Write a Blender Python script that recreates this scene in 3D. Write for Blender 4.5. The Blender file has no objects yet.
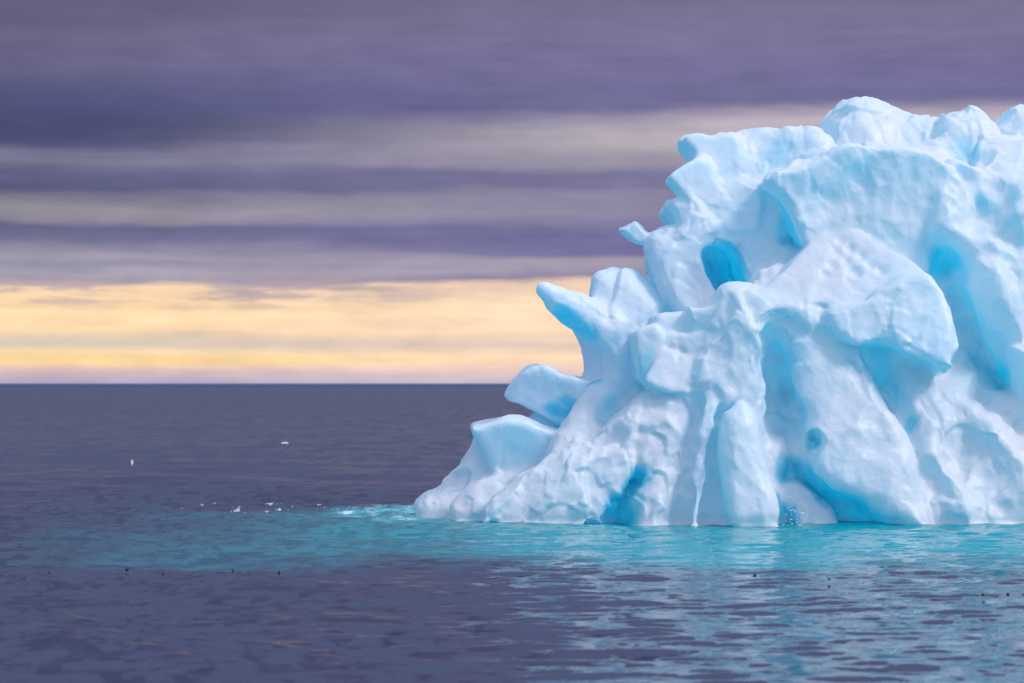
import bpy, math, random
import numpy as np

R = math.radians
sc = bpy.context.scene
col = sc.collection

# ------------------------------------------------------------------ camera
F = 1024.0 * 100 / 36          # focal length in pixels (100 mm on 36 mm)
CAM_H = 3.0
HORIZON = 383.0
cam_d = bpy.data.cameras.new("camera")
cam_d.lens = 100
cam_d.sensor_width = 36
cam_d.shift_y = (HORIZON - 341.5) / 1024
cam_d.clip_end = 60000
cam_d.dof.use_dof = True
cam_d.dof.focus_distance = 61.5
cam_d.dof.aperture_fstop = 1.6
cam = bpy.data.objects.new("camera", cam_d)
cam.location = (0, 0, CAM_H)
cam.rotation_euler = (R(90), 0, 0)
col.objects.link(cam)
sc.camera = cam

# ------------------------------------------------------------------ world
SUN_EL, SUN_AZ = R(44), R(122)


def lin(r, g, b):
    def f(c):
        c /= 255.0
        return c / 12.92 if c <= 0.04045 else ((c + 0.055) / 1.055) ** 2.4
    return (f(r), f(g), f(b), 1.0)


world = bpy.data.worlds.new("World")
sc.world = world
world.use_nodes = True
nt = world.node_tree
nt.nodes.clear()


def N(tree, typ, **kw):
    n = tree.nodes.new(typ)
    for k, v in kw.items():
        setattr(n, k, v)
    return n


class G:
    """tiny helper to write node maths"""
    def __init__(self, tree):
        self.t = tree

    def put(self, sock, v):
        if hasattr(v, 'is_output'):
            self.t.links.new(v, sock)
        else:
            sock.default_value = v

    def m(self, op, a, b=0.0, c=None, clamp=False):
        n = N(self.t, 'ShaderNodeMath', operation=op, use_clamp=clamp)
        self.put(n.inputs[0], a)
        self.put(n.inputs[1], b)
        if c is not None:
            self.put(n.inputs[2], c)
        return n.outputs[0]

    def ss(self, x, a, b, c=0.0, d=1.0):
        n = N(self.t, 'ShaderNodeMapRange', interpolation_type='SMOOTHSTEP')
        self.put(n.inputs[0], x)
        for i, v in enumerate((a, b, c, d)):
            self.put(n.inputs[i + 1], v)
        return n.outputs[0]

    def xyz(self, x, y, z):
        n = N(self.t, 'ShaderNodeCombineXYZ')
        for i, v in enumerate((x, y, z)):
            self.put(n.inputs[i], v)
        return n.outputs[0]

    def noise(self, vec, scale=1.0, detail=4.0, rough=0.5, dist=0.0, dim='3D'):
        n = N(self.t, 'ShaderNodeTexNoise', noise_dimensions=dim)
        self.put(n.inputs['Vector'], vec)
        n.inputs['Scale'].default_value = scale
        n.inputs['Detail'].default_value = detail
        n.inputs['Roughness'].default_value = rough
        n.inputs['Distortion'].default_value = dist
        return n.outputs['Fac']

    def mix(self, fac, a, b, blend='MIX'):
        n = N(self.t, 'ShaderNodeMix', data_type='RGBA', blend_type=blend)
        self.put(n.inputs[0], fac)
        self.put(n.inputs[6], a)
        self.put(n.inputs[7], b)
        return n.outputs[2]

    def ramp(self, fac, stops, interp='LINEAR'):
        n = N(self.t, 'ShaderNodeValToRGB')
        cr = n.color_ramp
        cr.interpolation = interp
        while len(cr.elements) < len(stops):
            cr.elements.new(0.5)
        for e, (p, c) in zip(cr.elements, stops):
            e.position = p
            e.color = c
        self.put(n.inputs[0], fac)
        return n.outputs[0]


g = G(nt)
tc = N(nt, 'ShaderNodeTexCoord')
sep = N(nt, 'ShaderNodeSeparateXYZ')
nt.links.new(tc.outputs['Generated'], sep.inputs[0])
dx, dy, dz = sep.outputs
elev = g.m('MULTIPLY', g.m('ARCSINE', dz), 180 / math.pi)              # degrees
azim = g.m('MULTIPLY', g.m('ARCTAN2', dx, dy), 180 / math.pi)          # degrees right of north
DEG = F * math.pi / 180                                                # photo pixels per degree: 49.6

# stratus layers: long flat streaks of differing height, slightly wavy
w1 = g.noise(g.xyz(g.m('MULTIPLY', azim, 0.10), g.m('MULTIPLY', elev, 0.55), 3.7), 1.0, 3.0, 0.5)
w2 = g.noise(g.xyz(g.m('MULTIPLY', azim, 0.35), g.m('MULTIPLY', elev, 2.2), 8.1), 1.0, 4.0, 0.55)
warp = g.m('ADD', g.m('MULTIPLY', g.m('SUBTRACT', w1, 0.5), 0.5), g.m('MULTIPLY', g.m('SUBTRACT', w2, 0.5), 0.40))
calm = g.ss(elev, 0.0, 2.4, 0.18, 1.0)
el = g.m('ADD', elev, g.m('MULTIPLY', warp, calm))


def prof(items):
    # (photo row, colour) -> ramp position over 0..8 degrees of elevation
    st = sorted(((HORIZON - y) / DEG / 8.0, lin(*c)) for y, c in items)
    return [(max(0.0, min(1.0, p)), c) for p, c in st]


left_stops = prof([(382, (176, 168, 180)), (373, (206, 178, 170)), (366, (240, 205, 160)), (359, (255, 216, 140)), (353, (248, 214, 160)), (347, (216, 196, 164)), (340, (222, 200, 165)), (330, (252, 214, 158)), (312, (255, 220, 162)), (303, (248, 208, 150)), (290, (244, 208, 158)), (285, (248, 210, 160)), (280, (162, 152, 158)), (272, (168, 160, 168)), (264, (146, 140, 156)), (256, (160, 152, 164)), (240, (114, 110, 148)), (230, (104, 102, 146)), (222, (156, 148, 168)), (212, (166, 157, 172)), (203, (136, 128, 154)), (192, (92, 92, 140)), (180, (104, 102, 148)), (166, (136, 130, 164)), (156, (126, 120, 156)), (146, (84, 84, 132)), (133, (72, 74, 124)), (104, (84, 84, 138)), (72, (108, 102, 148)), (46, (118, 108, 150)), (-6, (96, 87, 122))])
right_stops = prof([(382, (205, 188, 188)), (370, (236, 204, 180)), (356, (250, 214, 172)), (345, (226, 200, 170)), (330, (252, 216, 172)), (300, (255, 222, 175)), (284, (240, 205, 165)), (279, (138, 126, 146)), (270, (163, 150, 162)), (260, (160, 148, 160)), (253, (112, 106, 150)), (245, (104, 100, 150)), (228, (112, 108, 155)), (215, (140, 132, 166)), (200, (146, 138, 168)), (190, (124, 118, 158)), (178, (118, 112, 155)), (165, (158, 148, 170)), (150, (176, 166, 178)), (133, (172, 162, 178)), (120, (138, 130, 165)), (110, (108, 103, 152)), (80, (112, 105, 155)), (40, (122, 112, 155)), (-8, (122, 112, 146))])
pos = g.m('DIVIDE', el, 8.0, clamp=True)
band = g.mix(g.ss(g.m('ADD', azim, g.m('MULTIPLY', warp, 3.0)), -9.0, 3.0), g.ramp(pos, left_stops), g.ramp(pos, right_stops))
# warm break in the deck, low right behind the ice
brk = g.m('MULTIPLY', g.ss(azim, -1.0, 6.0),
          g.m('MULTIPLY', g.ss(el, 4.6, 5.0), g.ss(el, 5.7, 5.2)))
band = g.mix(g.m('MULTIPLY', brk, 0.75), band, lin(206, 190, 200))
# ragged grey shreds hanging over the clear strip
shred = g.noise(g.xyz(g.m('MULTIPLY', azim, 0.32), g.m('MULTIPLY', elev, 2.4), 21.0), 1.0, 5.0, 0.6)
shred = g.m('MULTIPLY', g.ss(shred, 0.43, 0.58), g.m('MULTIPLY', g.ss(elev, 1.35, 1.75), g.ss(elev, 2.3, 2.0)))
band = g.mix(g.m('MULTIPLY', shred, g.ss(azim, 0.0, -4.0, 0.15, 0.85)), band, lin(176, 158, 154))
# a low line of lit cumulus on the horizon to the left
puff = g.noise(g.xyz(g.m('MULTIPLY', azim, 1.5), g.m('MULTIPLY', elev, 2.0), 33.0), 1.0, 4.0, 0.6)
puff = g.ss(g.m('SUBTRACT', puff, g.m('MULTIPLY', g.m('SUBTRACT', elev, 0.48), 1.6)), 0.44, 0.50)
puff = g.m('MULTIPLY', g.m('MULTIPLY', puff, g.ss(elev, 0.30, 0.46)), g.ss(azim, -1.0, -5.0, 0.15, 0.55))
band = g.mix(puff, band, lin(255, 214, 138))
band = g.mix(g.ss(elev, 3.5, 1.8), band, (0.70, 0.72, 0.86, 1), 'MULTIPLY')
hs = N(nt, 'ShaderNodeHueSaturation')
g.put(hs.inputs['Saturation'], g.ss(elev, 1.8, 2.6, 1.0, 0.92))
g.put(hs.inputs['Color'], band)
band = hs.outputs[0]
# fine wisps
wf = g.noise(g.xyz(g.m('MULTIPLY', azim, 0.7), g.m('MULTIPLY', elev, 2.6), 1.3), 1.0, 6.0, 0.55)
# the deck is a shade deeper to the left
band = g.mix(g.ss(elev, 1.8, 3.5), band, g.ramp(g.m('DIVIDE', g.m('ADD', azim, 12.0), 24.0, clamp=True), [(0.0, (0.46, 0.47, 0.47, 1)), (0.35, (0.62, 0.63, 0.63, 1)), (1.0, (0.65, 0.66, 0.66, 1))]), 'MULTIPLY')
fin = g.noise(g.xyz(g.m('MULTIPLY', azim, 0.25), g.m('MULTIPLY', elev, 7.0), 11.3), 1.0, 4.0, 0.6)
band = g.mix(1.0, band, g.ramp(fin, [(0.3, (0.95, 0.95, 0.96, 1)), (0.7, (1.05, 1.05, 1.04, 1))]), 'MULTIPLY')
band = g.mix(1.0, band, g.ramp(wf, [(0.25, (0.88, 0.88, 0.90, 1)), (0.75, (1.13, 1.12, 1.10, 1))]), 'MULTIPLY')

# thinner, brighter deck overhead and behind the viewer
hi_front = g.ramp(g.m('DIVIDE', elev, 90.0, clamp=True), [
    (0.08, lin(90, 85, 114)), (0.2, lin(104, 104, 137)), (0.4, lin(152, 158, 198)), (0.7, lin(232, 238, 255)), (1.0, (1.18, 1.30, 1.45, 1))])
clump = g.noise(tc.outputs['Generated'], 2.6, 5.0, 0.55)
deck_back = g.mix(clump, (0.52, 0.60, 0.78, 1), (0.98, 1.07, 1.26, 1))
deck_back = g.mix(g.ss(dx, -0.7, 0.6), g.mix(1.0, deck_back, (0.5, 0.54, 0.62, 1), 'MULTIPLY'), deck_back)      # thicker cloud to the left
front = g.mix(g.ss(elev, 6.6, 9.0), band, hi_front)
behind = g.ss(dy, 0.25, -0.45)
clouds = g.mix(behind, front, deck_back)

sky = N(nt, 'ShaderNodeTexSky', sky_type='NISHITA')
sky.sun_disc = False
sky.sun_elevation = SUN_EL
sky.sun_rotation = SUN_AZ
bg_sky = N(nt, 'ShaderNodeBackground')
nt.links.new(sky.outputs[0], bg_sky.inputs[0])
bg_sky.inputs[1].default_value = 0.06
bg_cl = N(nt, 'ShaderNodeBackground')
g.put(bg_cl.inputs[0], clouds)
bg_cl.inputs[1].default_value = 1.0
mixw = N(nt, 'ShaderNodeMixShader')
mixw.inputs[0].default_value = 0.97          # cloud cover
nt.links.new(bg_sky.outputs[0], mixw.inputs[1])
nt.links.new(bg_cl.outputs[0], mixw.inputs[2])
wo = N(nt, 'ShaderNodeOutputWorld')
nt.links.new(mixw.outputs[0], wo.inputs[0])

# ------------------------------------------------------------------ sun
sd = bpy.data.lights.new("sun", 'SUN')
sd.energy = 1.5
sd.angle = R(14)
sd.color = (1.0, 0.91, 0.90)
so = bpy.data.objects.new("sun", sd)
so.location = (20, -40, 50)
so.rotation_euler = (R(90) - SUN_EL, 0, math.pi - SUN_AZ)
col.objects.link(so)

sc.view_settings.view_transform = 'Standard'
sc.view_settings.look = 'None'
sc.view_settings.exposure = 0.58
sc.view_settings.gamma = 1
sc.view_settings.use_curve_mapping = False
sc.render.engine = 'CYCLES'
sc.cycles.max_bounces = 20
sc.cycles.diffuse_bounces = 16
sc.cycles.glossy_bounces = 4
sc.cycles.use_denoising = True

# ------------------------------------------------------------------ noise
_rng = np.random.RandomState(7)
_perm = _rng.permutation(256)
_perm = np.concatenate([_perm, _perm, _perm])
_grad = _rng.normal(size=(256, 3))
_grad /= np.linalg.norm(_grad, axis=1)[:, None]


def perlin(p):
    i = np.floor(p).astype(np.int64)
    f = p - i
    u = f * f * f * (f * (f * 6 - 15) + 10)
    i &= 255
    out = 0
    for a in (0, 1):
        wx = u[:, 0] if a else 1 - u[:, 0]
        for b in (0, 1):
            wy = u[:, 1] if b else 1 - u[:, 1]
            for c in (0, 1):
                wz = u[:, 2] if c else 1 - u[:, 2]
                h = _perm[_perm[_perm[i[:, 0] + a] + i[:, 1] + b] + i[:, 2] + c]
                d = (_grad[h] * (f - np.array((a, b, c)))).sum(1)
                out = out + wx * wy * wz * d
    return out


def fbm(p, octaves=4, gain=0.5):
    s, a = 0, 1.0
    for o in range(octaves):
        s = s + a * perlin(p * 2 ** o + 17.3 * o)
        a *= gain
    return s


# ------------------------------------------------------------------ properties
def tag(o, label=None, cat=None, group=None, kind=None):
    if label: o['label'] = label
    if cat: o['category'] = cat
    if group: o['group'] = group
    if kind: o['kind'] = kind
    return o


def mesh_obj(name, verts, faces, mat, parent=None, smooth=True):
    me = bpy.data.meshes.new(name)
    verts = np.asarray(verts, np.float32)
    faces = np.asarray(faces, np.int32)
    k = faces.shape[1]
    me.vertices.add(len(verts))
    me.vertices.foreach_set('co', verts.ravel())
    me.loops.add(faces.size)
    me.loops.foreach_set('vertex_index', faces.ravel())
    me.polygons.add(len(faces))
    me.polygons.foreach_set('loop_start', np.arange(len(faces), dtype=np.int32) * k)
    me.update(calc_edges=True)
    me.validate()
    if smooth:
        me.polygons.foreach_set('use_smooth', np.ones(len(me.polygons), bool))
    me.materials.append(mat)
    o = bpy.data.objects.new(name, me)
    col.objects.link(o)
    if parent:
        o.parent = parent
        o.matrix_parent_inverse = parent.matrix_world.inverted()
    return o


# ------------------------------------------------------------------ materials
def ice_material():
    """bubbly white ice letting some light through into the body; clear blue ice and the blue shade of hollows are painted in together"""
    m = bpy.data.materials.new("glacier_ice")
    m.use_nodes = True
    t = m.node_tree
    q = G(t)
    t.nodes.remove(t.nodes['Principled BSDF'])
    out = t.nodes['Material Output']
    tcn = N(t, 'ShaderNodeTexCoord').outputs['Object']
    at_ = N(t, 'ShaderNodeAttribute', attribute_name='blue_ice_shade')
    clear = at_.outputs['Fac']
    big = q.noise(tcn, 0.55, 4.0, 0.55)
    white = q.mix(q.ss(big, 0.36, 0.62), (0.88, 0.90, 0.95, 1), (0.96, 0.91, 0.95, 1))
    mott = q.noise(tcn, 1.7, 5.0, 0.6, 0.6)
    clear = q.m('MULTIPLY', clear, q.ss(mott, 0.30, 0.58, 0.45, 1.0))   # bubbly veins break up the painted blue
    old = q.ramp(clear, [(0.0, (0.70, 0.86, 0.95, 1)), (0.45, (0.38, 0.76, 0.93, 1)), (1.0, (0.02, 0.58, 0.85, 1))])  # painted blue of the hollows: part clear ice, part shade
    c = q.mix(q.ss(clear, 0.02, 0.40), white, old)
    n1 = q.noise(tcn, 2.6, 4.0, 0.55)
    n2 = q.noise(tcn, 11.0, 4.0, 0.6)
    n3 = q.noise(tcn, 32.0, 3.0, 0.65)
    h = q.m('ADD', q.m('ADD', q.m('MULTIPLY', n1, 0.05), q.m('MULTIPLY', n2, 0.014)), q.m('MULTIPLY', n3, 0.006))
    bp = N(t, 'ShaderNodeBump')
    bp.inputs['Strength'].default_value = 0.5
    bp.inputs['Distance'].default_value = 1.0
    q.put(bp.inputs['Height'], h)
    df = N(t, 'ShaderNodeBsdfDiffuse')
    q.put(df.inputs[0], c)
    tr = N(t, 'ShaderNodeBsdfTranslucent')
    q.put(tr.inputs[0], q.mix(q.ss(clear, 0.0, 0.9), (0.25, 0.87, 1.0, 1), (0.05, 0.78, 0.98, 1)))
    gl = N(t, 'ShaderNodeBsdfGlossy')
    gl.inputs['Roughness'].default_value = 0.38
    for n in (df, tr, gl):
        t.links.new(bp.outputs[0], n.inputs['Normal'])
    m1 = N(t, 'ShaderNodeMixShader')
    q.put(m1.inputs[0], q.ss(clear, 0.0, 1.0, 0.47, 0.84))          # blue zones let more light through
    t.links.new(df.outputs[0], m1.inputs[1])
    t.links.new(tr.outputs[0], m1.inputs[2])
    m2 = N(t, 'ShaderNodeMixShader')
    m2.inputs[0].default_value = 0.03
    t.links.new(m1.outputs[0], m2.inputs[1])
    t.links.new(gl.outputs[0], m2.inputs[2])
    t.links.new(m2.outputs[0], out.inputs[0])
    return m


ICE = ice_material()

# ------------------------------------------------------------------ iceberg solids (signed distance, surface nets)
H = 0.043
X0, X1 = -3.2, 18.5
Y0, Y1 = 57.5, 74.0
Z0, Z1 = -0.9, 10.6
gx = np.arange(X0, X1, H)
gy = np.arange(Y0, Y1, H)
gz = np.arange(Z0, Z1, H)


def at(x, y, D):
    return ((x - 512) * D / F, D, CAM_H + (HORIZON - y) * D / F)


def chaikin(p, n=1):
    p = np.asarray(p, float)
    for _ in range(n):
        q = np.roll(p, -1, 0)
        p = np.stack([0.8 * p + 0.2 * q, 0.2 * p + 0.8 * q], 1).reshape(-1, 2)
    return p


def poly_sdf(P, px, pz):
    d = np.full(px.shape, 1e9)
    ins = np.zeros(px.shape, bool)
    n = len(P)
    for i in range(n):
        a, b = P[i], P[(i + 1) % n]
        e = b - a
        wx, wz = px - a[0], pz - a[1]
        t = np.clip((wx * e[0] + wz * e[1]) / max(1e-9, e @ e), 0, 1)
        d = np.minimum(d, (wx - t * e[0]) ** 2 + (wz - t * e[1]) ** 2)
        c1 = (a[1] <= pz) != (b[1] <= pz)
        with np.errstate(divide='ignore', invalid='ignore'):
            xi = a[0] + (pz - a[1]) * e[0] / e[1] if e[1] != 0 else np.full(px.shape, 1e9)
        ins ^= c1 & (px < xi)
    d = np.sqrt(d)
    return np.where(ins, -d, d)


def smax(a, b, k):
    h = np.maximum(k - np.abs(a - b), 0) / k
    return np.maximum(a, b) + h * h * k * 0.25


def smin(a, b, k):
    h = np.maximum(k - np.abs(a - b), 0) / k
    return np.minimum(a, b) - h * h * k * 0.25


class Solid:
    """A block of ice: outlines with their own distance, slope and thickness, ridges and melt hollows, blended together."""
    def __init__(self):
        self.ops = []
        self.names = []
        self.k = 0.35

    def part(self, name, k=0.2):
        self.names.append(name)
        self.k = k
        return self

    def chunk(self, pts, D, T, r=0.5, sx=0.0, sz=0.0, k=None, sm=1, sub=False):
        # pts: outline as seen from the boat; D: distance of its front face at the outline's middle; sx, sz: slope of the face
        P = np.array([(at(x, y, D)[0], at(x, y, D)[2]) for x, y in chaikin(pts, sm)])
        self.ops.append(('c', P, D, T, r, sx, sz, len(self.names) - 1, k or self.k, sub))
        return self

    def ridge(self, pts, k=None, sub=False):
        # pts: (x, y, distance, radius in metres)
        self.ops.append(('r', np.array([at(x, y, D) + (r,) for x, y, D, r in pts], float), len(self.names) - 1, k or self.k, sub))
        return self

    def core(self, outline, front, back, r=0.6):
        """the berg's bulk: an outline closed off in front by a rolling face through scattered points"""
        P = np.array([(at(x, y, 63.0)[0], at(x, y, 63.0)[2]) for x, y in chaikin(outline)])
        A = np.array([(at(x, y, D)[0], at(x, y, D)[2], D) for x, y, D in front])
        # thin-plate spline
        n = len(A)
        def U(d2):
            return 0.5 * d2 * np.log(d2 + 1e-9)
        Kp = U(((A[:, None, :2] - A[None, :, :2]) ** 2).sum(2)) + 0.02 * np.eye(n)
        Q = np.c_[np.ones(n), A[:, :2]]
        M = np.block([[Kp, Q], [Q.T, np.zeros((3, 3))]])
        w = np.linalg.solve(M, np.r_[A[:, 2], 0, 0, 0])
        self.tps = lambda x, z: (U((x[..., None] - A[:, 0]) ** 2 + (z[..., None] - A[:, 1]) ** 2) @ w[:n] + w[n] + w[n + 1] * x + w[n + 2] * z)
        self.ops.append(('h', P, back, r, len(self.names) - 1, self.k, False))
        return self

    def _on(self, x, y):
        D = 61.5
        for _ in range(4):
            X, _, Z = at(x, y, D)
            D = float(self.tps(np.array([X]), np.array([Z]))[0])
        return D

    def rib(self, pts, k=None):
        return self.ridge([(x, y, self._on(x, y) + r - p, r) for x, y, r, p in pts], k)

    def groove(self, pts, k=0.2):
        return self.cut([(x, y, self._on(x, y) - r + dep, r) for x, y, r, dep in pts], k)

    def cut(self, pts, k=0.3):
        return self.ridge(pts, k, True)

    def field(self):
        f = np.full((len(gx), len(gy), len(gz)), 9.0, np.float32)
        lab = np.zeros(f.shape, np.int8)
        for op in self.ops:
            k, sub = op[-2], op[-1]
            if op[0] == 'h':
                lo, hi, mar = (gx[0], gy[0], gz[0]), (gx[-1], gy[-1], gz[-1]), 1.0
            elif op[0] == 'c':
                _, P, D, T, r, sx, sz, _, _, _ = op
                lo = (P[:, 0].min(), D - 9, P[:, 1].min())
                hi = (P[:, 0].max(), D + T + 9, P[:, 1].max())
                mar = k + 0.3
            else:
                A = op[1]
                lo = (A[:, :3] - A[:, 3:]).min(0)
                hi = (A[:, :3] + A[:, 3:]).max(0)
                mar = k + 0.3
            sl = []
            for ax, a, b in zip((gx, gy, gz), lo, hi):
                i0 = max(0, int((a - mar - ax[0]) / H))
                i1 = min(len(ax), int((b + mar - ax[0]) / H) + 2)
                sl.append(slice(i0, max(i0, i1)))
            sl = tuple(sl)
            xs, ys, zs = gx[sl[0]], gy[sl[1]], gz[sl[2]]
            if not (len(xs) and len(ys) and len(zs)):
                continue
            if op[0] == 'h':
                _, P, back, r = op[:4]
                mx, mz = np.meshgrid(xs, zs, indexing='ij')
                d2 = poly_sdf(P, mx, mz).astype(np.float32)
                fr = self.tps(mx, mz).astype(np.float32)
                q = np.maximum(fr[:, None, :] - ys[None, :, None].astype(np.float32), ys[None, :, None].astype(np.float32) - back) * 0.85
                u, v = d2[:, None, :] + r, q + r
                d = np.minimum(np.maximum(u, v), 0) + np.hypot(np.maximum(u, 0), np.maximum(v, 0)) - r
            elif op[0] == 'c':
                d2 = poly_sdf(P, *np.meshgrid(xs, zs, indexing='ij')).astype(np.float32)
                cx, cz = (P[:, 0].min() + P[:, 0].max()) / 2, (P[:, 1].min() + P[:, 1].max()) / 2
                yc = D + T / 2 + sx * (xs[:, None] - cx) + sz * (zs[None, :] - cz)
                q = np.abs(ys[None, :, None] - yc[:, None, :]).astype(np.float32) - T / 2
                d = smax(d2[:, None, :] + np.float32(0), q, np.float32(2.2 * r))
            else:
                Xg, Yg, Zg = np.meshgrid(xs, ys, zs, indexing='ij', sparse=True)
                d = None
                n = len(A)
                for i in range(max(1, n - 1)):
                    a, b = A[i], A[min(i + 1, n - 1)]
                    e = b[:3] - a[:3]
                    ee = max(1e-9, e @ e)
                    t = np.clip(((Xg - a[0]) * e[0] + (Yg - a[1]) * e[1] + (Zg - a[2]) * e[2]) / ee, 0, 1)
                    dd = np.sqrt((Xg - a[0] - t * e[0]) ** 2 + (Yg - a[1] - t * e[1]) ** 2 + (Zg - a[2] - t * e[2]) ** 2) - (a[3] + t * (b[3] - a[3]))
                    d = dd if d is None else np.minimum(d, dd)
                pts = np.stack(np.broadcast_arrays(Xg, Yg, Zg), -1).reshape(-1, 3)
                near = np.abs(d.ravel()) < 0.6
                wob = np.zeros(len(pts))
                rr = min(1.0, A[:, 3].max() / 0.4) * (1.0 if sub else 0.3)
                wob[near] = rr * (0.16 * perlin(pts[near] * 1.5 + 3.0) + 0.10 * perlin(pts[near] * 3.3))
                d = (d + wob.reshape(d.shape)).astype(np.float32)
            if sub:
                f[sl] = -smin(-f[sl], d, k)
            else:
                lab[sl] = np.where(d < f[sl], op[-3], lab[sl])
                f[sl] = smin(f[sl], d, k)
        # keep the grid border outside
        f[0], f[-1] = 1, 1
        f[:, 0], f[:, -1] = 1, 1
        f[:, :, 0], f[:, :, -1] = 1, 1
        return f, lab

    def build(self, parent, clear):
        f, lab = self.field()
        v, fc = surface_nets(f)
        ii = np.clip(np.rint((v - (gx[0], gy[0], gz[0])) / H).astype(int), 0, np.array(f.shape) - 1)
        vl = lab[ii[:, 0], ii[:, 1], ii[:, 2]]
        fl = np.sort(vl[fc], 1)[:, 1]
        calm = np.array([WEAR.get(n, 0.8) for n in self.names])[vl]
        for _ in range(12):
            fm = calm[fc].mean(1)
            num = sum(np.bincount(fc[:, i], fm, len(v)) for i in range(4))
            calm = num / np.maximum(1, sum(np.bincount(fc[:, i], minlength=len(v)) for i in range(4)))
        v = weather(v, fc, calm)
        nrm = vertex_normals(v, fc)
        cl = blue_ice_shade(v, clear)
        for k, name in enumerate(self.names):
            sel = fc[fl == k]
            if not len(sel):
                continue
            used, inv = np.unique(sel, return_inverse=True)
            o = mesh_obj(name, v[used], inv.reshape(-1, 4), ICE, parent)
            a = o.data.attributes.new('blue_ice_shade', 'FLOAT', 'POINT')
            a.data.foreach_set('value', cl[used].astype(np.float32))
            o.data.normals_split_custom_set_from_vertices(nrm[used].tolist())
        return f[:, :, int((0.0 - gz[0]) / H)] < -0.75


def vertex_normals(v, fc):
    n = np.cross(v[fc[:, 2]] - v[fc[:, 0]], v[fc[:, 3]] - v[fc[:, 1]])
    out = np.zeros_like(v)
    for i in range(4):
        for ax in range(3):
            out[:, ax] += np.bincount(fc[:, i], n[:, ax], len(v))
    return out / np.maximum(1e-9, np.linalg.norm(out, axis=1))[:, None]


def blue_ice_shade(v, zones):
    """clear blue ice, plus blue shade painted into hollows and undersides, each a capsule in the berg: (points (x, y, distance, radius), strength)"""
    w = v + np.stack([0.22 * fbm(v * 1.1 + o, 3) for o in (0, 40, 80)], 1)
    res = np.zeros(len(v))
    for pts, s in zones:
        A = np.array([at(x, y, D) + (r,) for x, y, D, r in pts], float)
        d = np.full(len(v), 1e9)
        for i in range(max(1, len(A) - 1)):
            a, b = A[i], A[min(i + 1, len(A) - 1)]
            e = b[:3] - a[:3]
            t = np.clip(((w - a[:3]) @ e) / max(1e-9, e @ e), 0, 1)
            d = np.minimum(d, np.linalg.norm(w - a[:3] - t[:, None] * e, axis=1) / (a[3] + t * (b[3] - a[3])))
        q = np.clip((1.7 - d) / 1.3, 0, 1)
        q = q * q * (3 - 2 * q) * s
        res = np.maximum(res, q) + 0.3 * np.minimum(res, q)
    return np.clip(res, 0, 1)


def surface_nets(f):
    ins = f < 0
    c = np.zeros(tuple(s - 1 for s in f.shape), np.int8)
    for a in (0, 1):
        for b in (0, 1):
            for d in (0, 1):
                c += ins[a:a + c.shape[0], b:b + c.shape[1], d:d + c.shape[2]]
    act = (c > 0) & (c < 8)
    idx = np.argwhere(act)
    num = np.full(c.shape, -1, np.int32)
    num[act] = np.arange(len(idx))
    acc = np.zeros((len(idx), 3))
    cnt = np.zeros(len(idx))
    corner = [(a, b, d) for a in (0, 1) for b in (0, 1) for d in (0, 1)]
    val = {k: f[idx[:, 0] + k[0], idx[:, 1] + k[1], idx[:, 2] + k[2]].astype(float) for k in corner}
    for a in corner:
        for ax in range(3):
            if a[ax] == 0:
                b = tuple(1 if i == ax else a[i] for i in range(3))
                va, vb = val[a], val[b]
                x = (va < 0) != (vb < 0)
                t = np.where(x, va / np.where(x, va - vb, 1), 0)
                p = np.array(a, float)[None, :] + 0 * acc
                p[:, ax] += t
                acc += p * x[:, None]
                cnt += x
    v = (idx + acc / cnt[:, None]) * H + np.array((gx[0], gy[0], gz[0]))
    faces = []
    for ax in range(3):
        o1, o2 = [(1, 2), (2, 0), (0, 1)][ax]
        s0 = [slice(1, -1)] * 3
        s0[ax] = slice(0, -1)
        s1 = list(s0)
        s1[ax] = slice(1, None)
        a, b = ins[tuple(s0)], ins[tuple(s1)]
        e = np.argwhere(a != b)
        base = e + 1
        base[:, ax] -= 1
        fl = a[e[:, 0], e[:, 1], e[:, 2]]

        def cell(d1, d2):
            q = base.copy()
            q[:, o1] -= d1
            q[:, o2] -= d2
            return num[q[:, 0], q[:, 1], q[:, 2]]
        quad = np.stack([cell(1, 1), cell(0, 1), cell(0, 0), cell(1, 0)], 1)
        quad[~fl] = quad[~fl][:, ::-1]
        faces.append(quad)
    return v, np.concatenate(faces)


# how deeply melt has worn each part
WEAR = {'ice_body': 0.9, 'snow_slope': 0.4, 'pillar': 0.55, 'overhang': 0.75, 'prow': 0.7, 'curved_leg': 0.9, 'ledge': 0.45, 'spike': 0.35,
        'side_knob': 0.35, 'beak': 0.35, 'lip': 0.35, 'horn': 0.55, 'corner_block': 0.5, 'toe': 0.6, 'shoulder_block': 0.35, 'crown': 0.75, 'buttress': 0.75}


def worley(p, k=0.06):
    """smooth squared distance to scattered points: bowls meeting in rounded ridges"""
    i = np.floor(p).astype(np.int64)
    f = p - i
    acc = np.zeros(len(p))
    for a in (-1, 0, 1):
        for b in (-1, 0, 1):
            for c in (-1, 0, 1):
                h = _perm[_perm[_perm[(i[:, 0] + a) & 255] + ((i[:, 1] + b) & 255)] + ((i[:, 2] + c) & 255)]
                o = 0.5 + 0.45 * _grad[h] + np.array((a, b, c)) - f
                acc += np.exp(-(o * o).sum(1) / k)
    return -k * np.log(acc + 1e-12)


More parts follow.
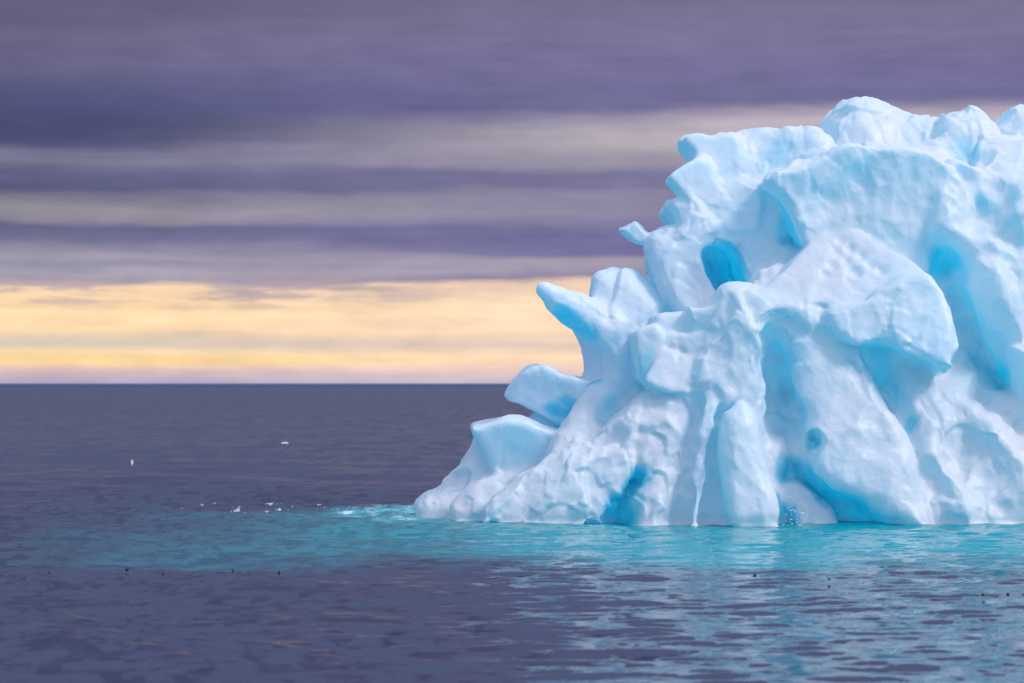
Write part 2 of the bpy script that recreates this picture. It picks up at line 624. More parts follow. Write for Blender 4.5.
def facet(p, k=0.03):
    """broken faces: every cell is a tilted plane, blending sharply into the next"""
    i = np.floor(p).astype(np.int64)
    f = p - i
    acc = np.zeros(len(p))
    val = np.zeros(len(p))
    for a in (-1, 0, 1):
        for b in (-1, 0, 1):
            for c in (-1, 0, 1):
                h = _perm[_perm[_perm[(i[:, 0] + a) & 255] + ((i[:, 1] + b) & 255)] + ((i[:, 2] + c) & 255)]
                o = 0.5 + 0.45 * _grad[h] + np.array((a, b, c)) - f
                w = np.exp(-(o * o).sum(1) / k)
                acc += w
                val += w * ((_grad[_perm[h + 1]] * o).sum(1) + 0.25 * _grad[_perm[h + 2], 0])
    return val / (acc + 1e-30)


def soft_normals(v, fc, n=6):
    nn = vertex_normals(v, fc)
    for _ in range(n):
        fm = nn[fc].mean(1)
        nn = np.stack([sum(np.bincount(fc[:, i], fm[:, ax], len(v)) for i in range(4)) for ax in range(3)], 1)
        nn /= np.maximum(1e-9, np.linalg.norm(nn, axis=1))[:, None]
    return nn


def weather(v, fc, calm):
    """melt-worn relief: broad sags, scalloped bowls with crisp ridges between, chipped knobbles"""
    o = np.zeros_like(v)
    for i, off in enumerate((0.0, 31.7, 63.1)):
        o[:, i] = 0.07 * perlin(v * 0.8 + off) + 0.055 * perlin(v * 2.0 + off)
    v = v + o * (0.4 + 0.6 * calm)[:, None]
    w = v + np.stack([0.30 * perlin(v * 0.8 + a) + 0.10 * perlin(v * 2.3 + a) for a in (5, 25, 45)], 1)
    w = w * np.array((1.0, 1.0, 0.72))
    amp = np.clip(0.7 + 1.3 * perlin(v * 0.45 + 9.0), 0.12, 1.3)
    broken = np.clip(0.55 + 1.6 * perlin(v * 0.38 + 4.0), 0.12, 1.0)
    s = 0.22 * (worley(w * 0.85, 0.035) - 0.35) + 0.21 * broken * facet(w * np.array((1.0, 1.0, 0.8)) + 2.5)
    v = v + soft_normals(v, fc) * (s * calm)[:, None]
    s = 0.14 * amp * (worley(w * 1.9 + 7, 0.02) - 0.35) + 0.05 * amp * (worley(w * 4.2 + 3, 0.02) - 0.35)
    s += 0.075 * broken * facet(w * 2.3 + 11.5, 0.025)
    s += 0.018 * fbm(v * 4.0, 3, 0.5)
    s = s * calm - 0.09 * np.exp(-((v[:, 2] - 0.05) / 0.14) ** 2) * np.clip(0.7 + 1.5 * perlin(v * 0.8), 0, 1.2)     # notch cut by the swell
    return v + soft_normals(v, fc) * s[:, None]


#BERG_BEGIN
berg = bpy.data.objects.new("iceberg", None)
berg.location = (6.0, 64.0, 0)
col.objects.link(berg)
bpy.context.view_layer.update()
tag(berg, "white and blue melt-carved iceberg with spikes and hollows floating on the sea", "iceberg")

# how far the front of the core lies, at a scatter of points (x, y, distance)
FRONT = [
    (560, 530, 61.8), (600, 530, 61.4), (660, 530, 60.9), (700, 530, 60.7), (750, 530, 60.4), (800, 530, 61.6), (850, 530, 61.8), (878, 528, 61.4), (905, 530, 60.6), (950, 530, 60.4), (1024, 530, 60.4), (1150, 530, 60.4), (1300, 530, 61.5),
    (600, 455, 62.1), (650, 450, 61.45), (680, 420, 61.35), (700, 450, 61.1), (750, 450, 60.9), (790, 450, 61.6), (815, 490, 61.7), (850, 460, 61.0), (880, 450, 61.2), (930, 450, 61.2), (980, 450, 60.9), (1024, 450, 61.0), (1150, 440, 61.2),
    (640, 380, 62.1), (700, 385, 61.55), (750, 380, 61.3), (785, 380, 61.8), (830, 380, 61.2), (870, 380, 61.8), (900, 380, 61.8), (950, 385, 61.9), (990, 380, 62.5), (1024, 380, 62.3), (1120, 380, 61.6),
    (660, 320, 62.9), (700, 320, 62.3), (740, 320, 61.5), (790, 320, 61.5), (850, 320, 61.4), (900, 320, 61.5), (930, 320, 61.8), (965, 320, 62.9), (1000, 320, 62.5), (1040, 320, 61.9), (1150, 300, 62.5),
    (700, 285, 63.6), (740, 290, 61.9), (800, 285, 62.1), (860, 285, 62.2), (920, 285, 62.3), (945, 272, 62.9), (1000, 285, 62.1),
    (800, 240, 63.6), (870, 240, 62.9), (920, 240, 62.7), (955, 235, 62.5), (1000, 240, 62.2), (1100, 230, 62.8),
    (760, 200, 64.4), (820, 180, 63.8), (900, 180, 63.0), (960, 180, 62.9), (1024, 180, 62.8), (830, 140, 65.2), (900, 140, 64.6), (1000, 140, 64.2), (1100, 140, 64.6), (700, 240, 64.6),
]

B = Solid()
B.part("ice_body", 0.2)
B.core([(565, 545), (600, 440), (650, 400), (690, 330), (705, 285), (745, 282), (770, 230), (775, 180), (840, 150), (880, 130), (1000, 135), (1090, 130), (1190, 180), (1260, 320), (1300, 545)], FRONT, 73.0, r=0.6)
# ribs of the middle buttress: (x, y, radius, how far it stands proud)
B.rib([(738, 312, .6, .25), (726, 350, .6, .3), (716, 390, .6, .25), (706, 435, .65, .28), (700, 480, .65, .28), (697, 535, .7, .3)], k=0.4)
B.rib([(672, 470, .5, .15), (662, 500, .5, .22), (655, 535, .55, .28)], k=0.35)
B.rib([(745, 310, .5, .22), (770, 312, .5, .25), (805, 322, .5, .25)], k=0.35)
B.rib([(752, 330, .5, .25), (757, 370, .5, .25), (759, 400, .45, .2)], k=0.35)
B.rib([(955, 378, .4, .25), (968, 402, .4, .3), (990, 440, .45, .25), (1014, 485, .45, .2)], k=0.25)
B.rib([(905, 385, .4, .2), (925, 415, .4, .25), (938, 455, .4, .2), (952, 530, .5, .25)], k=0.25)
B.rib([(1000, 410, .4, .2), (1040, 415, .5, .3), (1100, 420, .5, .3)], k=0.3)
B.rib([(944, 185, .45, .35), (955, 222, .5, .4), (975, 240, .5, .4), (1000, 234, .5, .4), (1016, 212, .42, .3), (1045, 190, .5, .3)], k=0.35)
B.rib([(955, 168, .3, .12), (980, 190, .3, .15), (1010, 220, .3, .1)], k=0.2)
# grooves and hollows: (x, y, radius, depth)
B.groove([(690, 405, .3, .08), (683, 440, .3, .14), (672, 548, .3, .16)], k=0.2)
B.groove([(727, 415, .25, .2), (717, 460, .25, .22), (713, 548, .25, .2)], k=0.15)
B.groove([(785, 345, .6, .35), (792, 385, .6, .45), (787, 425, .5, .25)], k=0.3)
B.groove([(955, 460, .25, .1), (975, 482, .25, .14), (996, 505, .2, .1)], k=0.15)
B.groove([(925, 470, .3, .1), (940, 500, .3, .16), (952, 528, .3, .1)], k=0.15)
B.groove([(868, 395, .5, .25), (882, 430, .5, .2), (900, 470, .4, .15)], k=0.3)
B.chunk([(904, 414), (911, 411), (921, 420), (915, 428), (917, 441), (909, 437), (905, 426)], 59.0, 2.35, r=0.06, k=0.1, sub=True)
B.groove([(986, 203, .6, .16)], k=0.5)
B.groove([(968, 172, .25, .05), (990, 205, .25, .08), (1012, 240, .25, .05)], k=0.2)
B.groove([(985, 172, .2, .05), (1005, 200, .2, .07)], k=0.2)
B.groove([(963, 440, .5, .12), (1000, 470, .5, .15)], k=0.3)
B.chunk([(926, 264), (935, 254), (948, 247), (957, 251), (966, 260), (968, 277), (961, 289), (964, 300), (955, 314), (945, 300), (938, 284), (928, 275)], 59.5, 3.7, r=0.3, sz=0.2, k=0.2, sub=True)
B.groove([(965, 300, .6, .18), (985, 340, .6, .2)], k=0.3)
B.chunk([(962, 322), (975, 324), (990, 338), (1003, 354), (1016, 378), (1020, 402), (1004, 409), (985, 404), (976, 392), (962, 384), (951, 380), (955, 360), (966, 350)], 59.5, 2.95, r=0.35, sz=0.25, k=0.3, sub=True)
B.rib([(985, 300, .25, .1), (1000, 335, .3, .2), (1014, 372, .3, .15)], k=0.15)
# upper left mass with the cave
B.chunk([(653, 233), (662, 230), (670, 227), (684, 226), (681, 215), (672, 203), (682, 199), (700, 192), (716, 180), (740, 178), (800, 170), (840, 190),
         (850, 260), (800, 320), (700, 330), (665, 300), (657, 275), (650, 262), (647, 248)], 63.6, 4.2, r=0.18, sz=0.28, k=0.15)
B.chunk([(684, 139), (690, 134), (700, 133), (712, 136), (722, 133), (735, 127), (750, 124), (775, 123), (800, 127), (815, 133), (835, 142), (850, 175), (800, 215), (720, 215), (698, 188), (697, 160), (690, 148)],
        64.5, 3.0, r=0.14, sz=0.3, k=0.15)
B.cut([(777, 160, 64.1, .4), (790, 168, 64.0, .3)], k=0.3)
B.ridge([(655, 303, 64.8, .6), (680, 303, 64.5, .6), (700, 312, 64.1, .6)], k=0.3)
# left flank sheet reaching the water, its right edge chipped
B.chunk([(480, 530), (488, 505), (515, 482), (550, 457), (590, 441), (620, 415), (648, 392), (680, 378), (698, 390), (690, 430), (655, 462), (633, 471), (624, 481), (618, 489), (620, 494), (611, 497), (613, 507), (606, 512), (607, 517), (602, 530)],
        61.25, 2.6, r=0.2, sz=0.42, sx=-0.13, k=0.2)
B.chunk([(707, 250), (710, 243), (720, 238), (732, 241), (742, 250), (749, 263), (755, 278), (752, 288), (740, 294), (726, 294), (719, 284), (712, 268)], 62.0, 4.6, r=0.22, k=0.16, sm=2, sub=True)
# pale block low in the recess
B.chunk([(786, 478), (800, 480), (815, 487), (828, 500), (840, 514), (846, 530), (790, 530), (777, 500)], 61.1, 1.6, r=0.12, sz=0.5, k=0.08)

B.part("horn", 0.2)          # horn and its column
B.ridge([(545, 289, 63.0, .21), (558, 299, 63.2, .30), (576, 312, 63.4, .40), (600, 324, 63.6, .45), (630, 335, 63.9, .5)])
B.chunk([(588, 297), (590, 285), (592, 275), (600, 268), (612, 266), (625, 270), (634, 272), (643, 280), (652, 286), (670, 310), (650, 340), (620, 332), (595, 318)], 63.5, 1.6, r=0.3, sz=0.2)
B.chunk([(560, 313), (569, 326), (576, 340), (581, 352), (584, 365), (581, 378), (577, 392), (567, 405), (560, 425), (556, 445), (575, 460), (615, 455), (645, 425), (660, 390), (650, 330), (620, 318), (590, 305)],
        63.1, 2.4, r=0.7, sz=0.1, k=0.3)
B.cut([(622, 292, 63.1, .32)], k=0.3)
B.cut([(566, 360, 62.7, .4), (562, 400, 62.6, .3)], k=0.4)
B.ridge([(600, 400, 63.1, .45), (585, 425, 62.9, .45), (570, 450, 62.7, .5)], k=0.4)

B.part("ledge", 0.06)        # ledge sticking out behind the column
B.chunk([(504, 397), (508, 388), (512, 380), (522, 369), (533, 364), (548, 366), (562, 374), (578, 377), (595, 382), (595, 430), (578, 434), (563, 426), (552, 420), (536, 412), (520, 404)], 63.7, 2.0, r=0.12, sz=-0.45)

B.part("corner_block", 0.08)
B.chunk([(470, 428), (473, 426), (486, 424), (500, 421), (512, 419), (525, 420), (540, 426), (560, 430), (595, 440), (580, 462), (545, 470), (522, 474), (505, 476), (487, 472), (484, 460), (480, 448), (472, 436)], 62.8, 2.6, r=0.1, sz=-0.4)
B.chunk([(522, 424), (535, 411), (548, 417), (562, 429), (580, 440), (575, 455), (530, 450)], 64.3, 1.4, r=0.12, k=0.06)

B.part("toe", 0.12)
B.chunk([(413, 517), (414, 505), (422, 494), (437, 488), (450, 478), (462, 465), (470, 452), (474, 440), (482, 446), (490, 460), (500, 475), (490, 500), (480, 528), (415, 530)], 63.2, 2.4, r=0.22, sz=0.25)
B.chunk([(445, 532), (452, 512), (465, 495), (480, 483), (497, 474), (515, 473), (530, 468), (550, 458), (575, 446), (610, 450), (600, 532)], 62.0, 2.6, r=0.3, sz=0.4, k=0.15)

B.part("shoulder_block", 0.05)   # blocky shoulder left of the middle
B.chunk([(633, 331), (645, 325), (657, 322), (664, 330), (670, 345), (660, 372), (640, 383), (636, 365), (634, 345)], 61.70, 2.6, r=0.08, sz=0.1, sx=-0.1)
B.chunk([(653, 318), (660, 313), (675, 312), (690, 311), (692, 330), (687, 350), (675, 348), (660, 338)], 62.00, 2.4, r=0.08, sz=0.25)
B.chunk([(688, 304), (695, 308), (705, 307), (718, 303), (728, 293), (745, 290), (745, 330), (718, 347), (700, 352), (690, 346)], 61.60, 2.4, r=0.08, sz=-0.15, sx=-.15)
B.chunk([(640, 378), (658, 354), (673, 347), (690, 352), (702, 346), (710, 365), (705, 380), (692, 394), (670, 392), (655, 390)], 61.45, 2.4, r=0.08, sz=0.4, k=0.08)
B.ridge([(672, 342, 62.0, .3), (690, 346, 61.9, .32), (708, 342, 61.8, .3)])
B.chunk([(705, 330), (720, 340), (722, 365), (712, 372), (706, 350)], 61.5, 1.4, r=0.12, k=0.12)

B.part("beak", 0.06)
B.chunk([(684, 139), (690, 134), (700, 133), (712, 136), (722, 133), (740, 135), (742, 160), (716, 178), (704, 166), (698, 154)], 64.5, 1.8, r=0.07, sz=0.25, k=0.2)

B.ridge([(684, 139, 64.9, .03), (705, 146, 65.0, .24)], k=0.05)

B.part("lip", 0.06)
B.chunk([(674, 203), (683, 199), (700, 193), (720, 188), (730, 215), (690, 232), (684, 226), (681, 215)], 63.9, 1.8, r=0.07, sz=0.28, k=0.35)

B.ridge([(675, 204, 64.2, .03), (697, 208, 64.3, .30)], k=0.05)

B.part("side_knob", 0.05)
B.chunk([(692, 199), (683, 195), (675, 187), (669, 180), (669, 176), (675, 170), (685, 164), (701, 155), (712, 160), (718, 178), (720, 190), (710, 199)], 63.85, 1.6, r=0.07, sx=0.3, k=0.2)

B.ridge([(669, 178, 64.2, .05), (688, 182, 64.3, .28)], k=0.05)

B.part("spike", 0.05)
B.chunk([(621, 230), (627, 227), (636, 223), (640, 228), (645, 233), (656, 235), (662, 250), (650, 254), (645, 245), (637, 243), (630, 238)], 64.2, 0.8, r=0.04, sm=0)
B.ridge([(620, 230, 64.6, .02), (636, 233, 64.6, .16)], k=0.05)

B.part("crown", 0.12)
B.chunk([(826, 150), (831, 133), (833, 116), (841, 105), (851, 96), (863, 92), (880, 94), (895, 98), (905, 102), (912, 105), (930, 108), (945, 110), (952, 130), (945, 200), (860, 240), (826, 200)], 64.6, 3.6, r=0.5, sz=0.35)
B.chunk([(935, 150), (946, 122), (950, 107), (956, 112), (960, 107), (972, 103), (988, 104), (996, 114), (1002, 125), (1012, 150), (1015, 230), (930, 230)], 64.2, 3.4, r=0.3, sz=0.3, k=0.15)
B.chunk([(1000, 125), (1008, 120), (1014, 110), (1022, 104), (1035, 102), (1070, 104), (1120, 130), (1150, 230), (1000, 240)], 64.5, 3.4, r=0.35, sz=0.3, k=0.15)
B.cut([(897, 127, 64.5, .3)], k=0.3)
B.cut([(968, 150, 63.8, .45)], k=0.4)

B.part("prow", 0.05)         # prow block jutting to the left under the crown
B.chunk([(766, 182), (774, 174), (779, 171), (790, 170), (805, 166), (822, 158), (832, 150), (845, 144), (860, 143), (880, 146), (905, 147), (925, 150), (940, 157), (952, 167), (965, 180), (960, 210), (950, 240), (935, 262), (928, 285), (890, 262), (860, 245),
         (840, 230), (825, 240), (803, 246), (798, 228), (793, 212), (780, 193)], 62.35, 3.6, r=0.08, sz=-0.16, sx=0.14)
B.cut([(832, 205, 61.9, .35), (862, 183, 62.0, .28)], k=0.5)

B.ridge([(767, 181, 62.3, .03), (790, 184, 62.5, .35), (830, 170, 62.7, .4)], k=0.1)

B.part("snow_slope", 0.06)   # packed snow slope under the prow
B.chunk([(835, 219), (848, 222), (870, 233), (895, 248), (915, 262), (930, 278), (905, 290), (880, 300), (850, 305), (800, 305), (752, 300), (765, 285), (785, 268), (805, 248), (820, 232)], 61.9, 3.6, r=0.06, sz=0.6)

for x, y, r in ((842, 238, .12), (852, 246, .14), (838, 250, .12), (862, 252, .15), (848, 258, .13), (870, 262, .12), (833, 262, .13), (856, 268, .16), (880, 268, .12), (826, 272, .12)):
    Y = 61.9 + 0.6 * (at(x, y, 61.9)[2] - at(x, 262, 61.9)[2])
    B.cut([(x, y, Y - r * 0.55, r), (x + 5, y - 3, Y - r * 0.6, r * 0.8)], k=0.08)

B.part("overhang", 0.15)     # overhanging lump
B.chunk([(832, 330), (826, 310), (838, 303), (860, 302), (885, 286), (905, 273), (925, 269), (938, 275), (946, 290), (953, 310), (957, 335), (961, 350), (955, 358), (952, 373), (944, 371), (925, 361), (905, 352), (888, 344), (868, 346), (848, 346)],
        60.8, 3.2, r=0.12, sz=0.3, sx=-0.1)

B.part("curved_leg", 0.12)   # curved leg under the overhang
B.chunk([(772, 305), (800, 318), (835, 335), (860, 352), (882, 390), (900, 420), (912, 450), (922, 490), (932, 532), (905, 532), (886, 515), (862, 499), (835, 492), (818, 480), (811, 464), (808, 440), (808, 410), (800, 395), (795, 375), (786, 350), (772, 325)],
        60.75, 2.2, r=0.25, sz=0.3, k=0.2)
B.chunk([(800, 440), (811, 438), (815, 431), (820, 430), (824, 436), (825, 446), (820, 455), (815, 459), (812, 452), (801, 452)], 60.0, 1.5, r=0.05, k=0.06, sub=True)

B.part("pillar", 0.08)       # upright slab at the water's edge
B.chunk([(735, 408), (741, 403), (749, 404), (756, 411), (762, 425), (766, 445), (770, 470), (776, 500), (781, 522), (781, 532), (726, 532), (723, 505), (721, 480), (720, 450), (722, 430), (728, 415)], 60.15, 2.4, r=0.2, sz=0.18)

B.part("buttress", 0.2)      # rounded buttresses at the right
B.chunk([(972, 255), (985, 248), (1005, 247), (1022, 260), (1034, 290), (1044, 340), (1034, 380), (1020, 365), (1005, 342), (985, 318), (970, 290)], 61.6, 3.0, r=0.45)
B.chunk([(1015, 346), (1024, 342), (1060, 340), (1090, 400), (1060, 440), (1035, 425), (1021, 385)], 60.9, 3.0, r=0.4, k=0.08)

# clear blue ice, and blue shade painted into hollows, creases and undersides
BLUE_ICE_SHADE = [
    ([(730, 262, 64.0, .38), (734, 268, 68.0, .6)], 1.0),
    ([(562, 318, 63.1, .2), (582, 342, 63.0, .42), (590, 374, 62.9, .32)], 0.75),  # shaded underside of the horn, painted blue
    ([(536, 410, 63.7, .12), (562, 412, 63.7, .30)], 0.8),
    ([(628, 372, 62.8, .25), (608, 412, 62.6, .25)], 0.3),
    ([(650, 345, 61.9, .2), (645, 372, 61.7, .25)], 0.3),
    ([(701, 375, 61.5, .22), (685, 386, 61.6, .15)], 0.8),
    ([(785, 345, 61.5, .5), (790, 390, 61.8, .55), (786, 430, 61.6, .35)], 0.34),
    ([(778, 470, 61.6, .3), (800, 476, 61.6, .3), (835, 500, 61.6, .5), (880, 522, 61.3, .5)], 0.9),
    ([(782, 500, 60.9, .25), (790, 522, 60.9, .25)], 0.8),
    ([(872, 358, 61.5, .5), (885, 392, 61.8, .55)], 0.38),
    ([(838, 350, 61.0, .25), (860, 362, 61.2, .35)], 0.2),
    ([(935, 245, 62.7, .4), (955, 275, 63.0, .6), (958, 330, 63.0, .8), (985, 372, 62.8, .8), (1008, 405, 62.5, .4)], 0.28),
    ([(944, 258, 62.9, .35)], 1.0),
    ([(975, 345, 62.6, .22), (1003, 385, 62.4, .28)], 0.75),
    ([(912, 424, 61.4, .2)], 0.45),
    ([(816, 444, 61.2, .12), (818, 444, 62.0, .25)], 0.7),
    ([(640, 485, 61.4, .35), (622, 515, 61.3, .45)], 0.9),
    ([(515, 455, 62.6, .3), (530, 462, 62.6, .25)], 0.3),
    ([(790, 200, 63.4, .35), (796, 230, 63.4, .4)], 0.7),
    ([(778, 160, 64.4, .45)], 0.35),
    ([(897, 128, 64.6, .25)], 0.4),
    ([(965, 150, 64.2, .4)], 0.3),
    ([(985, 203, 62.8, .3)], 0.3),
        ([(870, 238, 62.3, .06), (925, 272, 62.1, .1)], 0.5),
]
footprint = B.build(berg, BLUE_ICE_SHADE)
#BERG_END

# ------------------------------------------------------------------ sea
def spaced(lo, d0, d1, hi, step, grow):
    mid = list(np.arange(d0, d1, step))
    out, s, x = [], step, mid[-1]
    while x < hi:
        s *= grow
        x += s
        out.append(x)
    pre, s, x = [], step, mid[0]
    while x > lo:
        s *= grow
        x -= s
        pre.append(x)
    return np.array(pre[::-1] + mid + out)


def make_sea():
    xs = spaced(-15000, -9.5, 13.5, 15000, 0.06, 1.06)
    ys = spaced(-3000, 24, 76, 16000, 0.07, 1.035)
    gxx, gyy = np.meshgrid(xs, ys, indexing='ij')
    P = np.stack([gxx.ravel(), gyy.ravel()], 1)
    rng = np.random.RandomState(3)
    z = np.zeros(len(P))
    st = np.maximum(np.repeat(np.gradient(xs), len(ys)), np.tile(np.gradient(ys), len(xs)))
    for L, amp, n in ((7.0, 0.020, 5), (2.6, 0.008, 7), (1.2, 0.008, 12), (0.6, 0.006, 16)):
        for _ in range(n):
            l = L * rng.uniform(0.7, 1.4)
            th = rng.normal(R(80), 0.55)
            kx, ky = math.cos(th) * 2 * math.pi / l, math.sin(th) * 2 * math.pi / l
            ph = P[:, 0] * kx + P[:, 1] * ky + rng.uniform(0, 6.28)
            fade = np.clip((l / st - 3) / 3, 0, 1)
            s = np.sin(ph)
            z += amp * fade * (s + 0.25 * (s * s - 0.5))
    # patchy: gusts roughen some areas
    patch = 0.75 + 0.6 * perlin(np.stack([P[:, 0] * 0.12, P[:, 1] * 0.05, 0 * P[:, 0] + 2.2], 1))
    z *= np.clip(patch, 0.7, 1.4)
    z *= 1 + 0.5 * np.clip((-3 - P[:, 0]) / 4, 0, 1)
    z *= 1 - 0.4 * np.clip((P[:, 0] + 5) / 7, 0, 1) * np.clip((70 - P[:, 1]) / 15, 0, 1)      # calmer in the lee of the ice
    v = np.stack([P[:, 0], P[:, 1], z], 1)
    ny = len(ys)
    i = (np.arange(len(xs) - 1)[:, None] * ny + np.arange(ny - 1)[None, :]).ravel()
    f = np.stack([i, i + ny, i + ny + 1, i + 1], 1)
    # no water inside the ice
    ci = np.rint((v[f].mean(1)[:, 0] - gx[0]) / H).astype(int)
    cj = np.rint((v[f].mean(1)[:, 1] - gy[0]) / H).astype(int)
    ok = (ci >= 0) & (ci < len(gx)) & (cj >= 0) & (cj < len(gy))
    inside = np.zeros(len(f), bool)
    inside[ok] = footprint[ci[ok], cj[ok]]
    return v, f[~inside]


def water_material():
    m = bpy.data.materials.new("sea_water")
    m.use_nodes = True
    t = m.node_tree
    q = G(t)
    b = t.nodes['Principled BSDF']
    tcn = N(t, 'ShaderNodeTexCoord').outputs['Object']
    s = N(t, 'ShaderNodeSeparateXYZ')
    t.links.new(tcn, s.inputs[0])
    x, y, _ = s.outputs
    # milky turquoise meltwater spreading round the ice
    wob = q.noise(q.xyz(q.m('MULTIPLY', x, 0.22), q.m('MULTIPLY', y, 0.12), 0.0), 1.0, 4.0, 0.6)
    wob2 = q.noise(q.xyz(q.m('MULTIPLY', x, 1.4), q.m('MULTIPLY', y, 0.5), 4.0), 1.0, 4.0, 0.6)
    wv = q.m('ADD', q.m('MULTIPLY', q.m('SUBTRACT', wob, 0.5), 14.0), q.m('MULTIPLY', q.m('SUBTRACT', wob2, 0.5), 5.0))
    yw = q.m('ADD', y, wv)
    near = q.ss(yw, 44.0, 50.5)
    far = q.ss(yw, 69.0, 65.0)
    lft = q.ss(q.m('ADD', x, q.m('MULTIPLY', wv, 0.6)), -11.0, 3.5, 0.0, 1.0)
    mask = q.m('MULTIPLY', q.m('MULTIPLY', near, far), lft)
    c = q.mix(mask, (0.014, 0.026, 0.058, 1), (0.001, 0.23, 0.28, 1))
    # wash of foam off the toe, and thin broken streaks drifting left of it
    fx = q.m('ADD', x, q.m('MULTIPLY', q.m('SUBTRACT', wob2, 0.5), 3.0))
    fn = q.noise(q.xyz(q.m('MULTIPLY', x, 2.6), q.m('MULTIPLY', y, 0.9), 2.0), 1.0, 6.0, 0.7)
    wash = q.m('MULTIPLY', q.m('MULTIPLY', q.ss(fx, -4.7, -2.6), q.ss(x, -1.6, -2.1)), q.m('MULTIPLY', q.ss(yw, 61.0, 64.0), q.ss(yw, 70.0, 67.0)))
    aqua = q.m('MULTIPLY', wash, q.ss(fn, 0.30, 0.55))
    c = q.mix(q.m('MULTIPLY', aqua, 0.75), c, (0.10, 0.62, 0.68, 1))
    streak = q.m('MULTIPLY', q.m('MULTIPLY', q.ss(fx, -8.2, -6.0), q.ss(x, -2.0, -3.2)), q.m('MULTIPLY', q.ss(y, 65.0, 66.6), q.ss(y, 71.5, 69.0)))
    white = q.m('ADD', q.m('MULTIPLY', wash, q.ss(fn, 0.50, 0.60)), q.m('MULTIPLY', streak, q.ss(fn, 0.585, 0.63)), clamp=True)
    c = q.mix(q.m('MULTIPLY', white, 0.6), c, (0.72, 0.80, 0.86, 1))
    c = q.mix(q.ss(y, 700.0, 2200.0), c, (0.010, 0.060, 0.115, 1))
    q.put(b.inputs['Specular IOR Level'], q.ss(y, 700.0, 2200.0, 0.5, 0.05))
    q.put(b.inputs['Base Color'], c)
    # wind-roughened open water beyond the lee of the ice
    q.put(b.inputs['Roughness'], q.m('SUBTRACT', q.ss(y, 45.0, 130.0, 0.23, 0.28), q.m('MULTIPLY', q.m('MULTIPLY', q.ss(x, -4.0, 2.0), q.ss(y, 72.0, 55.0)), 0.15)))
    b.inputs['IOR'].default_value = 1.333
    # ripples: surface slopes straight from noise, so far water keeps its spread of slopes
    def slope(vec, amp_x, amp_y, detail=5.0, rough=0.62):
        nn = N(t, 'ShaderNodeTexNoise')
        q.put(nn.inputs['Vector'], vec)
        nn.inputs['Scale'].default_value = 1.0
        nn.inputs['Detail'].default_value = detail
        nn.inputs['Roughness'].default_value = rough
        sp = N(t, 'ShaderNodeSeparateColor')
        t.links.new(nn.outputs['Color'], sp.inputs[0])
        return (q.m('MULTIPLY', q.m('SUBTRACT', sp.outputs[0], 0.5), amp_x), q.m('MULTIPLY', q.m('SUBTRACT', sp.outputs[1], 0.5), amp_y))
    a1 = slope(q.xyz(q.m('MULTIPLY', x, 2.6), q.m('MULTIPLY', y, 1.6), 0.0), 0.7, 1.6)
    a2 = slope(q.xyz(q.m('MULTIPLY', x, 0.30), q.m('MULTIPLY', y, 0.45), 9.0), 0.25, 0.35)
    a3 = slope(q.xyz(q.m('MULTIPLY', x, 0.05), q.m('MULTIPLY', y, 0.022), 5.0), 0.25, 0.6, 10.0, 0.75)
    a4 = slope(q.xyz(q.m('MULTIPLY', x, 0.9), q.m('MULTIPLY', y, 0.16), 1.0), 0.4, 2.2, 3.0, 0.6)
    geo = N(t, 'ShaderNodeNewGeometry')
    lee = q.m('MULTIPLY', q.ss(x, -5.0, 2.0), q.ss(y, 70.0, 55.0))
    calm = q.m('SUBTRACT', 1.0, q.m('MULTIPLY', lee, 0.65))
    a1 = tuple(q.m('MULTIPLY', c_, calm) for c_ in a1)
    chop = q.m('MULTIPLY', calm, q.ss(y, 55.0, 120.0, 0.12, 1.0))        # steeper chop out beyond the ice
    a4 = tuple(q.m('MULTIPLY', c_, chop) for c_ in a4)
    a3 = tuple(q.m('MULTIPLY', c_, calm) for c_ in a3)
    a2 = tuple(q.m('MULTIPLY', c_, calm) for c_ in a2)
    tilt = q.xyz(q.m('ADD', a1[0], q.m('ADD', q.m('ADD', a2[0], a4[0]), a3[0])), q.m('ADD', a1[1], q.m('ADD', q.m('ADD', a2[1], a4[1]), a3[1])), 0.0)
    va = N(t, 'ShaderNodeVectorMath', operation='ADD')
    t.links.new(geo.outputs['Normal'], va.inputs[0])
    q.put(va.inputs[1], tilt)
    vn = N(t, 'ShaderNodeVectorMath', operation='NORMALIZE')
    t.links.new(va.outputs[0], vn.inputs[0])
    t.links.new(vn.outputs[0], b.inputs['Normal'])
    return m


v, f = make_sea()
sea_v = v
sea = mesh_obj("sea", v, f, water_material())
tag(sea, "dark mauve sea with a turquoise meltwater band under the ice", "sea", kind='structure')


# ------------------------------------------------------------------ small things afloat
def lump(name, loc, size, mat, seed, facets=2):
    """a chipped, uneven lump"""
    import bmesh
    bm = bmesh.new()
    bmesh.ops.create_icosphere(bm, subdivisions=facets, radius=1.0)
    co = np.array([q.co[:] for q in bm.verts])
    n = 1 + 0.45 * perlin(co * 1.3 + seed * 7.1) + 0.25 * perlin(co * 2.9 + seed * 3.3)
    for q, c, k in zip(bm.verts, co, n):
        q.co = (c[0] * size[0] * k, c[1] * size[1] * k, c[2] * size[2] * k)
    me = bpy.data.meshes.new(name)
    bm.to_mesh(me)
    bm.free()
    me.materials.append(mat)
    o = bpy.data.objects.new(name, me)
    o.location = loc
    col.objects.link(o)
    return o


def plain(name, colr, rough):
    m = bpy.data.materials.new(name)
    m.use_nodes = True
    bs = m.node_tree.nodes['Principled BSDF']
    nz = N(m.node_tree, 'ShaderNodeTexNoise')
    nz.inputs['Scale'].default_value = 25
    q = G(m.node_tree)
    q.put(bs.inputs['Base Color'], q.mix(nz.outputs['Fac'], tuple(c * 0.7 for c in colr[:3]) + (1,), colr))
    bs.inputs['Roughness'].default_value = rough
    return m


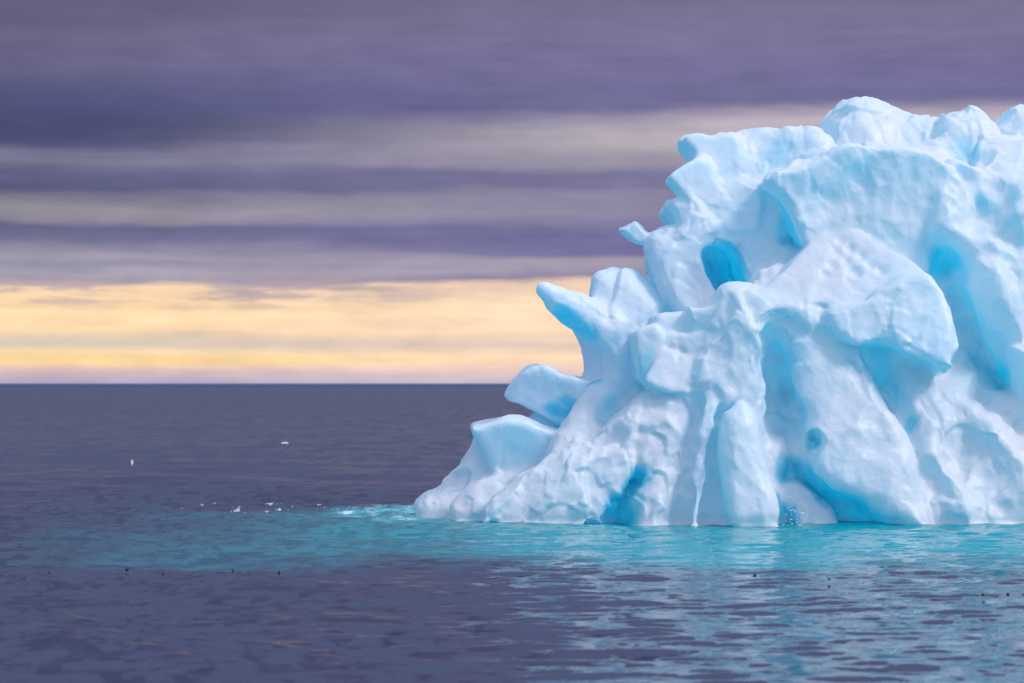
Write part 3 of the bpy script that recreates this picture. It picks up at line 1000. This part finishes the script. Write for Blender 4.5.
SNOWY = plain("brash_ice", (0.85, 0.88, 0.95, 1), 0.5)
DARK = plain("wet_dark_debris", (0.02, 0.018, 0.03, 1), 0.4)

X, Y, Z = at(132, 464, 105.0)
tag(lump("ice_chip", (X, Y, 0.05), (0.04, 0.05, 0.11), SNOWY, 1), "small upright white chip of ice alone on the open water, far left", "ice chip", "loose ice chips on the open water")
X, Y, Z = at(285, 444, 140.0)
tag(lump("ice_chip", (X, Y, 0.03), (0.19, 0.1, 0.06), SNOWY, 2), "low flat white chip of ice on the dark water beyond the foam streaks", "ice chip", "loose ice chips on the open water")

WHERE = [
    (2, 578, 1.2, 1.2, "dark floating speck at the very left edge of the picture"),
    (49, 578, 1.2, 1.0, "faint dark floating speck, second along the line from the left edge"),
    (127, 577, 1.8, 1.6, "round dark floating speck, the plumpest of the line left of the ice"),
    (163, 578, 1.2, 1.3, "dark floating speck beside a white glint, right of the plumpest one"),
    (233, 577, 1.0, 2.4, "tall thin dark floating speck, left end of a close cluster of three"),
    (240, 577, 0.8, 1.3, "tiny dark floating speck in the middle of a close cluster of three"),
    (248, 577, 0.8, 1.3, "tiny dark floating speck at the right end of a close cluster of three"),
    (279, 577, 1.0, 2.0, "thin upright dark floating speck just right of the cluster of three"),
    (755, 578, 1.8, 1.5, "dark floating speck among the pale reflections below the upright ice pillar"),
    (829, 582, 1.2, 1.0, "dark floating speck among the pale reflections below the curved ice leg"),
    (983, 598, 1.8, 1.4, "left one of two dark floating specks near the right edge"),
    (1008, 598, 1.8, 1.4, "right one of two dark floating specks near the right edge"),
]
for i, (x, y, w, h, text) in enumerate(WHERE):
    D = CAM_H * F / (y + h - HORIZON)
    k = D / F
    zz = sea_v[np.argmin((sea_v[:, 0] - (x - 512) * k) ** 2 + (sea_v[:, 1] - D) ** 2), 2]
    o = lump("floating_fragment", ((x - 512) * k, D, zz + 0.045 + 0.4 * h * k), (w * k * 1.15, w * k * 1.15, h * k * 1.45), DARK, 10 + i, 1)
    tag(o, text, "floating fragment", "dark specks floating on the near water")

# drops and froth thrown up where the swell breaks in the hollow beside the pillar
import bmesh
bm = bmesh.new()
rs = random.Random(5)
for i in range(80):
    t = rs.random()
    x = 781 + 22 * rs.random() + 8 * t
    y = 526 - 34 * t * t
    D = 60.75 - 0.25 * rs.random() + 0.35 * t
    p = at(x, y, D)
    r = rs.uniform(0.006, 0.017)
    res = bmesh.ops.create_icosphere(bm, subdivisions=1, radius=r)
    fl = rs.uniform(0.8, 2.4)
    for q in res['verts']:
        q.co = (p[0] + q.co.x * fl, p[1] + q.co.y, p[2] + q.co.z * 0.7)
me = bpy.data.meshes.new("spray")
bm.to_mesh(me)
bm.free()
me.materials.append(plain("froth", (0.86, 0.92, 0.95, 1), 0.3))
o = bpy.data.objects.new("spray", me)
col.objects.link(o)
tag(o, "white drops of spray in the blue hollow beside the upright ice pillar", "spray", kind='stuff')
